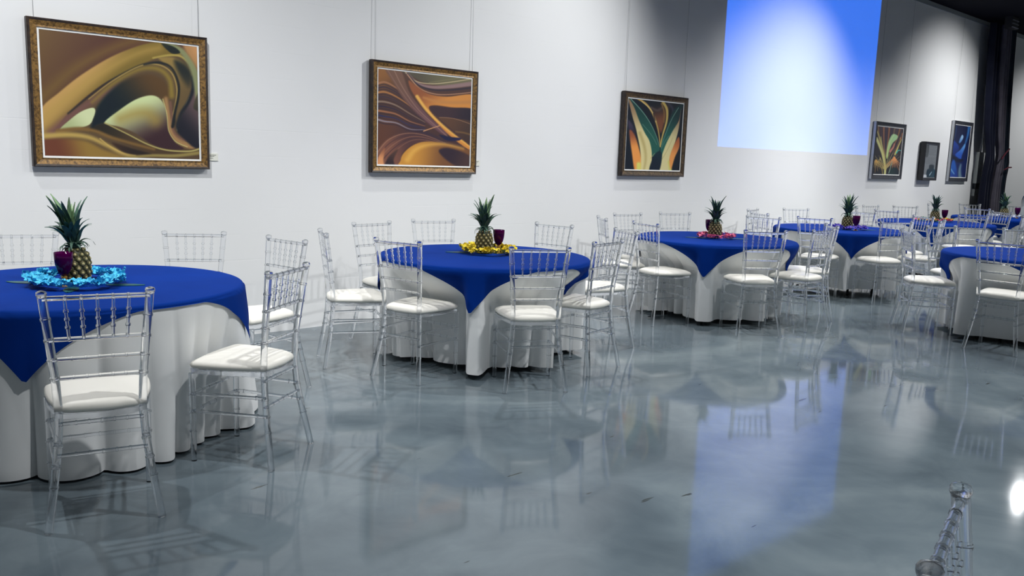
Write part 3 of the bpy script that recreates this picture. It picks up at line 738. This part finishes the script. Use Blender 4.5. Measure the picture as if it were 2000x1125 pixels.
A2L = [('g', (86, 54, 40), (300, 300), (70, 46, 48), (700, 800), 1),
 P_([(150, 180), (260, 200), (330, 360), (300, 440), (180, 360)], (150, 96, 44), (210, 240), (90, 58, 44), (310, 400), 25),
 P_([(180, 590), (400, 600), (560, 690), (700, 780), (420, 780), (250, 760), (180, 820)], (96, 58, 44), (220, 640), (60, 42, 54), (520, 700), 14)]
for k in range(9):
    y0 = 325+33*k; cc = [(176, 120, 84), (54, 38, 56), (190, 128, 72), (60, 44, 60), (150, 128, 112), (44, 34, 60), (176, 116, 80), (36, 40, 86), (150, 140, 150)][k]
    A2L.append(S_([(180, y0), (240, y0-14+4*k), (320, y0+30), (420, y0+110-4*k), (530, 560+14*k)], cc, 15, 3, 4, .9))
    A2L.append(S_([(180, y0+16), (240, y0+4+4*k), (320, y0+46), (420, y0+122-4*k), (530, 566+14*k)], (46, 32, 50), 10, 3, 4, .7))
A2L += [
 P_([(240, 205), (345, 212), (420, 400), (560, 570), (700, 700), (650, 700), (480, 560), (380, 450), (300, 320)], (120, 84, 66), (300, 250), (104, 70, 78), (600, 640), 8),
 S_([(300, 215), (370, 360), (480, 520), (640, 670), (720, 740)], (160, 122, 104), 5, 4, 4), S_([(255, 215), (340, 360), (450, 510), (600, 650)], (146, 108, 96), 4, 3, 3),
 P_([(370, 215), (905, 270), (905, 330), (720, 340), (560, 330), (450, 280)], (110, 104, 74), (700, 280), (84, 76, 60), (450, 250), 6),
 S_([(560, 318), (700, 300), (860, 280)], (150, 138, 100), 4, 3, 4, .7),
 S_([(380, 225), (470, 320), (580, 352), (720, 350), (905, 332)], (148, 118, 116), 14, 34, 8), S_([(372, 222), (450, 300), (560, 326), (700, 320), (905, 296)], (206, 184, 142), 6, 6, 3),
 S_([(400, 250), (480, 335), (590, 372), (720, 376), (905, 362)], (48, 36, 50), 10, 14, 5), S_([(400, 255), (480, 352), (580, 398), (700, 410), (905, 396)], (206, 152, 112), 7, 5, 4),
 P_([(408, 300), (470, 345), (560, 402), (700, 425), (905, 415), (905, 520), (750, 508), (600, 488), (560, 515), (640, 620), (760, 720), (890, 800), (890, 835), (740, 735), (600, 600), (500, 480), (430, 380)], (150, 84, 48), (520, 360), (214, 140, 64), (640, 520), 6),
 S_([(520, 430), (620, 460), (740, 470), (905, 470)], (196, 132, 70), 12, 30, 14), S_([(470, 420), (540, 520), (640, 620), (750, 710), (885, 805)], (236, 178, 84), 24, 10, 8),
 P_([(570, 497), (700, 508), (905, 522), (905, 622), (760, 592), (650, 582), (600, 555)], (60, 40, 48), (700, 540), (40, 30, 44), (880, 580), 6),
 P_([(640, 582), (760, 592), (905, 628), (905, 800), (800, 725), (700, 640)], (92, 62, 46), (700, 620), (66, 48, 44), (880, 740), 6),
 S_([(640, 580), (760, 592), (905, 640)], (150, 112, 84), 4, 4, 3), S_([(770, 690), (840, 700), (905, 720)], (120, 88, 54), 10, 10, 8),
 S_([(520, 682), (580, 662), (645, 642)], (206, 150, 104), 8, 6, 3), P_([(640, 712), (720, 728), (810, 740), (790, 758), (700, 756)], (22, 24, 60), (700, 740), (30, 30, 70), (790, 740), 6),
 P_([(184, 840), (260, 740), (380, 690), (520, 705), (640, 760), (560, 770), (430, 790), (360, 860), (350, 960), (184, 960)], (128, 82, 66), (240, 800), (84, 54, 54), (420, 740), 8)]
for k in range(5):
    A2L.append(S_([(182, 850+34*k), (260+8*k, 750+26*k), (380+6*k, 700+16*k), (520, 712+9*k), (690, 778+4*k)], [(170, 124, 96), (70, 46, 52), (156, 108, 84), (62, 42, 52), (140, 96, 76)][k], 6, 3, 4, .85))
A2L += [
 P_([(352, 900), (380, 840), (450, 785), (540, 762), (660, 775), (840, 820), (905, 850), (905, 980), (380, 970)], (206, 144, 60), (430, 850), (120, 78, 48), (700, 880), 5),
 S_([(400, 900), (450, 830), (540, 790), (680, 785), (830, 818)], (232, 176, 82), 40, 10, 20, .8),
 P_([(636, 832), (720, 815), (890, 880), (905, 980), (790, 960), (690, 900)], (50, 36, 48), (720, 860), (74, 52, 50), (870, 940), 10),
 P_([(184, 960), (196, 870), (238, 808), (228, 900), (232, 960)], (222, 152, 100), (210, 900), (160, 100, 70), (230, 820), 8),
 P_([(240, 960), (262, 880), (330, 820), (300, 900), (310, 960)], (50, 36, 42), (270, 930), (80, 56, 50), (310, 840), 8)]
ART2 = ([(190, 207), (898, 297), (882, 958), (184, 936)], (80, 52, 44), A2L)
ART3 = ([(200, 205), (755, 262), (695, 952), (140, 935)], (12, 22, 36), [
 P_([(330, 190), (600, 230), (560, 420), (510, 560), (460, 440), (400, 300)], (20, 24, 36), (430, 250), (130, 78, 52), (500, 460), 20),
 S_([(420, 300), (480, 330), (530, 300)], (90, 76, 72), 20, 20, 14), S_([(600, 260), (640, 320), (630, 400)], (60, 60, 76), 26, 14, 18),
 P_([(190, 430), (230, 470), (260, 560), (250, 600), (200, 540)], (60, 54, 76), (210, 470), (40, 34, 50), (240, 580), 14),
 P_([(205, 205), (300, 290), (390, 420), (455, 560), (495, 700), (475, 775), (415, 800), (370, 640), (290, 450), (230, 300)], (20, 62, 60), (260, 260), (34, 92, 80), (420, 620), 6),
 S_([(225, 215), (330, 340), (400, 450), (455, 570), (490, 690)], (132, 164, 148), 7, 3, 4), S_([(330, 470), (420, 590), (465, 680)], (110, 150, 130), 4, 3, 4),
 P_([(203, 215), (250, 290), (300, 440), (350, 560), (395, 650), (412, 790), (385, 960), (250, 960), (300, 800), (272, 560), (232, 380)], (150, 120, 90), (220, 250), (226, 212, 152), (330, 600), 6),
 S_([(300, 560), (340, 700), (350, 820), (330, 940)], (190, 172, 110), 30, 14, 18), S_([(400, 820), (440, 770)], (190, 176, 120), 6, 3, 4),
 P_([(200, 540), (250, 580), (288, 720), (302, 820), (285, 960), (240, 960), (218, 780)], (150, 84, 56), (220, 560), (240, 156, 78), (255, 720), 10),
 S_([(280, 880), (276, 960)], (224, 220, 110), 40, 44, 14),
 P_([(748, 262), (650, 320), (565, 520), (505, 690), (508, 790), (560, 730), (640, 570), (725, 340)], (14, 48, 52), (720, 290), (34, 96, 84), (560, 640), 6),
 S_([(700, 300), (630, 410), (570, 540), (515, 680)], (124, 160, 144), 6, 3, 4), S_([(590, 590), (540, 660), (510, 720)], (110, 150, 130), 4, 3, 4),
 P_([(726, 310), (700, 430), (620, 560), (540, 720), (470, 960), (600, 960), (592, 840), (655, 660), (700, 500)], (150, 120, 96), (720, 330), (224, 212, 154), (600, 640), 6),
 S_([(590, 860), (600, 950)], (214, 210, 110), 30, 30, 12), S_([(515, 830), (580, 720), (630, 610)], (196, 180, 124), 6, 4, 5),
 P_([(696, 600), (640, 690), (592, 820), (604, 935), (650, 810), (700, 700)], (180, 100, 60), (690, 620), (240, 158, 84), (620, 800), 8),
 S_([(285, 205), (380, 275), (445, 390), (485, 540), (500, 700)], (196, 160, 88), 22, 10, 6), S_([(330, 240), (420, 330), (465, 450)], (236, 210, 140), 6, 5, 4),
 S_([(540, 245), (578, 320), (572, 440), (525, 590), (500, 700)], (206, 178, 98), 30, 10, 6), S_([(525, 260), (548, 340), (545, 450)], (150, 112, 62), 16, 8, 8), S_([(440, 360), (455, 430)], (40, 30, 40), 10, 8, 5),
 P_([(380, 960), (430, 800), (490, 745), (515, 800), (475, 960)], (10, 26, 44), (440, 880), (8, 40, 50), (490, 770), 8)])
def fan(x, y, n, a0, a1, L, col, w=10, bend=0):
    out = []
    for i in range(n):
        a = math.radians(a0+(a1-a0)*i/max(1, n-1)); k = L*(1-.25*(i % 3)/2)
        out.append(S_([(x, y), (x+.45*k*math.cos(a+bend), y-.45*k*math.sin(a+bend)), (x+k*math.cos(a), y-k*math.sin(a))], col, w, 3, 5, .8))
    return out
ART4 = ([(220, 235), (575, 268), (500, 885), (150, 880)], (52, 44, 50),
 [('g', (66, 54, 60), (350, 250), (34, 34, 42), (320, 880), 1)] +
 [S_([(228+38*k, 236), (242+30*k, 400), (292+8*k, 640)], [(150, 112, 84), (84, 66, 80), (180, 120, 92), (70, 56, 80), (172, 110, 80), (60, 50, 70), (126, 104, 90), (80, 64, 70), (150, 104, 72)][k], 24, 8, 8, .85) for k in range(9)] +
 [S_([(560-12*k, 330+30*k), (520-14*k, 430+30*k), (460-14*k, 560+20*k)], [(170, 110, 70), (110, 76, 66), (190, 130, 80), (90, 70, 70)][k], 20, 8, 9, .8) for k in range(4)] +
 [P_([(328, 650), (342, 530), (372, 420), (425, 340), (490, 360), (480, 405), (420, 460), (372, 560), (348, 660)], (164, 204, 150), (440, 360), (176, 200, 124), (350, 600), 7),
  S_([(440, 350), (390, 430), (355, 540), (338, 640)], (208, 220, 170), 8, 5, 5),
  S_([(205, 400), (245, 500), (285, 620), (312, 780), (308, 890)], (214, 210, 140), 36, 26, 9), S_([(215, 300), (255, 430), (302, 620), (320, 800)], (190, 178, 110), 16, 16, 7), S_([(262, 380), (280, 520), (312, 700)], (200, 190, 120), 10, 12, 6)] +
 fan(318, 820, 9, 55, 150, 280, (196, 180, 110), 12) + fan(330, 790, 6, 30, 75, 320, (170, 160, 110), 9) + fan(195, 690, 9, 225, 330, 170, (216, 168, 92), 14) + fan(250, 660, 5, 240, 300, 150, (190, 170, 110), 9) + fan(440, 650, 9, 225, 312, 190, (232, 152, 92), 18) +
 [S_([(450, 610), (500, 500), (545, 410)], (214, 206, 110), 18, 7, 6), S_([(470, 590), (500, 555), (535, 560)], (80, 186, 172), 16, 8, 6), S_([(385, 570), (425, 520), (445, 470)], (190, 124, 110), 30, 16, 9),
  P_([(365, 900), (400, 800), (470, 800), (500, 900)], (28, 50, 52), (400, 860), (24, 34, 44), (480, 860), 16), S_([(362, 860), (382, 800), (412, 700)], (150, 176, 150), 10, 5, 5), S_([(280, 890), (270, 820), (250, 780)], (170, 150, 90), 12, 6, 6)])
ART5 = ([(1235, 215), (1445, 240), (1360, 910), (1150, 905)], (12, 24, 66), [
 ('g', (10, 20, 56), (1250, 230), (16, 34, 96), (1250, 800), 1), S_([(1250, 240), (1240, 320), (1220, 400)], (30, 60, 100), 12, 6, 8),
 S_([(1420, 240), (1400, 350), (1370, 450)], (52, 110, 176), 34, 20, 14), P_([(1280, 440), (1320, 350), (1340, 380), (1300, 450)], (150, 190, 226), (1320, 370), (90, 140, 200), (1290, 440), 8),
 P_([(1200, 420), (1250, 460), (1280, 520), (1240, 640), (1190, 560)], (24, 60, 150), (1220, 450), (18, 40, 110), (1240, 600), 10),
 P_([(1230, 610), (1300, 540), (1360, 460), (1365, 500), (1320, 610), (1300, 665)], (96, 156, 220), (1350, 480), (36, 86, 190), (1290, 630), 8),
 S_([(1200, 640), (1260, 690), (1320, 680)], (8, 18, 50), 40, 30, 14), P_([(1150, 780), (1200, 680), (1230, 720), (1250, 920), (1150, 920)], (30, 90, 180), (1180, 800), (20, 60, 150), (1240, 880), 14),
 S_([(1170, 800), (1210, 860)], (120, 170, 220), 16, 12, 10), S_([(1290, 920), (1285, 820), (1300, 740)], (110, 140, 160), 50, 20, 16), S_([(1390, 560), (1370, 700), (1350, 900)], (16, 36, 90), 30, 26, 14)])
ARTN = ([(0, 0), (100, 0), (100, 150), (0, 150)], (120, 124, 128), [
 P_([(0, 2), (26, 2), (26, 52), (0, 52)], (70, 72, 76), (10, 10), (80, 84, 88), (20, 50), 2), P_([(34, 112), (96, 112), (96, 148), (34, 148)], (20, 44, 60), (50, 120), (36, 70, 86), (90, 140), 3),
 P_([(46, 92), (84, 92), (80, 116), (50, 116)], (44, 52, 62), (60, 100), (30, 50, 64), (70, 116), 4), S_([(56, 138), (70, 124)], (170, 196, 206), 6, 4, 2), P_([(2, 138), (28, 138), (28, 149), (2, 149)], (210, 214, 218), (5, 140), (200, 204, 208), (20, 148), 2)] +
 [S_([(34, 8+6*k), (94 - 9*(k % 3), 8+6*k)], (90, 94, 100), 1.6, 1.6, 1) for k in range(7)] + [S_([(6, 60+6*k), (90 - 11*(k % 3), 60+6*k)], (92, 96, 102), 1.6, 1.6, 1) for k in range(5)])

def art_mesh(x0, x1, z0, z1, y, art, nu, nv):
    C = paint(art[0], art[2], art[1], nu, nv)/255.0
    lin = np.where(C <= .04045, C/12.92, ((np.clip(C, 0, 1)+.055)/1.055)**2.4)
    X, Z = np.meshgrid(np.linspace(x0, x1, nu), np.linspace(z0, z1, nv))
    v = np.stack([X, np.full_like(X, y), Z], -1).reshape(-1, 3)
    i = np.arange(nu*nv).reshape(nv, nu); f = np.stack([i[:-1, :-1], i[:-1, 1:], i[1:, 1:], i[1:, :-1]], -1).reshape(-1, 4)
    me = bpy.data.meshes.new('printed_canvas'); me.from_pydata(v.tolist(), [], f.tolist())
    at = me.color_attributes.new('print', 'FLOAT_COLOR', 'POINT')
    at.data.foreach_set('color', np.concatenate([lin.reshape(-1, 3), np.ones((nu*nv, 1))], 1).ravel())
    me.materials.append(M['art']); return me
def picture(x0, x1, z0, z1, art, label, fw, face, edge, side, nu, nv, liner=.013, wires=True, stand=.05, off=.012):
    """hung picture: four mitred rails, white liner, canvas, two hanging wires"""
    cx = (x0+x1)/2; root = thing('framed_picture', (cx, WALL_Y-off, z0), label, 'picture')
    a0, a1, h = x0-cx, x1-cx, z1-z0; yb, yf = 0, -stand
    cor = [(a0, 0), (a1, 0), (a1, h), (a0, h)]; s = [(1, 1), (-1, 1), (-1, -1), (1, -1)]
    def pt(i, d, y): return (cor[i][0]+s[i][0]*d, y, cor[i][1]+s[i][1]*d)
    prof = [(0, yb, 2), (0, yf+.006, 1), (fw*.10, yf, 1), (fw*.30, yf+.004, 0), (fw*.80, yf+.014, 0), (fw, yf+.010, 0), (fw, yb, 1)]
    for i in range(4):
        j = (i+1) % 4; mb = MB()
        for (d0, y0, m), (d1, y1, _) in zip(prof, prof[1:]+prof[:1]):
            b = len(mb.v); mb.v += [pt(i, d0, y0), pt(j, d0, y0), pt(j, d1, y1), pt(i, d1, y1)]; mb.f.append((b, b+1, b+2, b+3)); mb.mi.append(m)
        n = len(prof)
        for k in (i, j):
            b = len(mb.v); mb.v += [pt(k, d, y) for d, y, _ in prof]; mb.f.append(tuple(range(b, b+n))); mb.mi.append(1)
        me = mb.mesh('frame_rail', [face, edge, side], False, False)
        bm = bmesh.new(); bm.from_mesh(me); bmesh.ops.remove_doubles(bm, verts=bm.verts, dist=1e-5); bmesh.ops.recalc_face_normals(bm, faces=bm.faces); bm.to_mesh(me); bm.free()
        link('frame_rail', me, root)
    mb = MB(); g = fw-.004
    outer = [pt(i, g, yf+.016) for i in range(4)]; inner = [pt(i, fw+liner, yf+.018) for i in range(4)]
    mb.quadgrid([outer, inner], True); link('liner', mb.mesh('liner', M['mat_white'], False, False), root)['label'] = 'thin white liner'
    d = fw+liner-.003
    link('canvas', art_mesh(a0+d, a1-d, d, h-d, yf+.020, art, nu, nv), root)
    mb = MB(); mb.box(a0+fw*.5, a1-fw*.5, yb-.006, yb, fw*.5, h-fw*.5); link('backing', mb.mesh('backing', M['dark_edge'], False), root)
    if wires:
        for x in (a0+.05, a1-.05):
            mb = MB(); mb.tube([(x, -.012, h-.05), (x, -.006, h+.5), (x, -.004, 4.24-z0)], .0016, 6); link('hanging_wire', mb.mesh('hanging_wire', M['wire']), root)
G, E_, B_ = M['gold_frame'], M['dark_edge'], M['black_frame']
picture(1.376, 2.536, 1.297, 2.239, ART1, 'largest looking picture at left, gold and olive swirls in bronze frame', .058, G, E_, E_, 300, 240)
picture(3.932, 5.088, 1.293, 2.231, ART2, 'picture of orange and brown flowing bands in a bronze frame', .058, G, E_, E_, 240, 200)
picture(7.167, 8.317, 1.299, 2.223, ART3, 'picture of green and cream leaf shapes in a brown frame', .062, M['brown_frame'], E_, E_, 180, 180)
picture(13.226, 14.322, 1.321, 2.221, ART4, 'picture of yellow green spiky flowers in a charcoal frame', .062, B_, B_, M['silver'], 120, 150)
picture(16.325, 17.224, 1.304, 2.401, ART5, 'picture of deep blue curves in a charcoal frame, nearest the drape', .062, B_, B_, M['silver'], 90, 150)
picture(15.05, 15.64, 1.31, 1.975, ARTN, 'small black framed notice between the flower and the blue picture', .05, B_, M['cap'], M['cap'], 60, 90, .002, False, .09, .02)
for x, z, lab in [(2.545, 1.36, 'small white title card right of the golden swirl picture'), (5.098, 1.37, 'small white title card right of the orange and brown picture'), (8.325, 1.325, 'tiny title card right of the green leaf picture')]:
    r = thing('title_card', (x, WALL_Y-.004, z), lab, 'card', 'title cards beside the pictures'); w, h = (.075, .055) if x < 8 else (.06, .03)
    mb = MB(); mb.box(0, w, -.004, .003, 0, h); link('card', mb.mesh('card', M['card'], False), r)
    if x < 8:
        for k, (l, q) in enumerate([(.052, .040), (.038, .031), (.030, .017)]):
            mb = MB(); mb.box(.008, .008+l, -.0048, -.004, q, q+.004); link('print_line', mb.mesh('print_line', M['ink'], False), r)

# ------------------------------------------------------------------ the far end
def drape():
    root = thing('tied_drape', (18.1, 5.98, 0), 'tall dark drape gathered and tied beside the wall', 'curtain')
    def panel(name, x0, x1, mat, y, n, amp, seed, z1=4.2):
        rnd = random.Random(seed); mb = MB(); ph = rnd.uniform(0, 6); rows = []; N = n*10; K = 30
        for side in (0, .006):
            rows = []
            for k in range(K+1):
                z = .02+(z1-.02)*k/K; t = z/4.2; tie = math.exp(-((z-1.75)/.38)**2); row = []
                for j in range(N+1):
                    u = j/N; xc = (x0+x1)/2; w = (x1-x0)*(1-.12*tie)
                    x = xc+(u-.5)*w + .55*(1-t) - .32 + .03*math.sin(7*z+u*4)*tie
                    yy = y + amp*(1-.3*tie)*math.sin(2*PI*n*u+ph+.5*math.sin(2.2*z)) + side - .05*tie
                    row.append((x, yy, z))
                rows.append(row)
            mb.quadgrid(rows)
        link(name, mb.mesh('drape_panel', mat, True, False), root)
    panel('drape_panel', -.66, -.24, M['drape_dark'], .0, 3, .05, 1)
    panel('drape_panel', -.28, .10, M['drape_grey'], -.05, 3, .05, 2)
    panel('drape_panel', .04, .38, M['drape_teal'], -.03, 3, .05, 3)
    panel('drape_panel', .32, .62, M['drape_dark'], .02, 2, .05, 4)
    for k, (za, zb, xo) in enumerate([(1.75, 1.95, -.1), (1.55, 1.60, .12)]):
        mb = MB(); mb.tube([(xo-.16, -.19, za), (xo, -.20, (za+zb)/2+.02), (xo+.2, -.19, zb)], .014, 8); link('tie_cord', mb.mesh('tie_cord', M['rope']), root)
drape()
r = thing('electrical_box', (17.87, WALL_Y, 1.27), 'white wall box with conduit left of the drape', 'box')
mb = MB(); mb.box(-.21, .14, -.07, 0, 0, .6); link('case', mb.mesh('case', M['box'], False), r)
mb = MB(); mb.tube([(-.04, -.03, .6), (-.05, -.03, 1.2), (0, -.03, 2.6)], .012, 8); link('conduit', mb.mesh('conduit', M['box']), r)
mb = MB(); mb.box(-.19, .12, -.06, 0, -.10, 0); link('gland', mb.mesh('gland', M['conduit'], False), r)
mb = MB(); mb.box(-.19, -.03, -.05, 0, -.24, -.11); link('switch', mb.mesh('switch', M['box'], False), r)
r = thing('ceiling_vent', (17.2, 5.69, 4.27), 'slatted vent under the dark ceiling above the drape', 'vent')
mb = MB(); mb.box(-.17, .17, -.06, .06, -.2, 0); link('body', mb.mesh('vent_body', M['cap'], False), r)
for k in range(3):
    mb = MB(); mb.box(-.15, .15, -.08, -.06, -.19+.06*k, -.178+.06*k); link('slat', mb.mesh('vent_slat', M['vent'], False), r)
r = thing('glass_bottle', (16.02, 4.72, ZC), 'tall clear bottle with black cap on the farthest table at the right photo edge', 'bottle')
mb = MB(); mb.lathe([(.02, 0), (.085, .004), (.09, .03), (.09, .30), (.075, .36), (.035, .40), (.03, .46), (.02, .46)], 24); link('body', mb.mesh('bottle_body', M['acrylic']), r)
mb = MB(); mb.lathe([(.01, .455), (.034, .458), (.034, .52), (.01, .522)], 16); link('cap', mb.mesh('bottle_cap', M['cap'], angle=40), r)
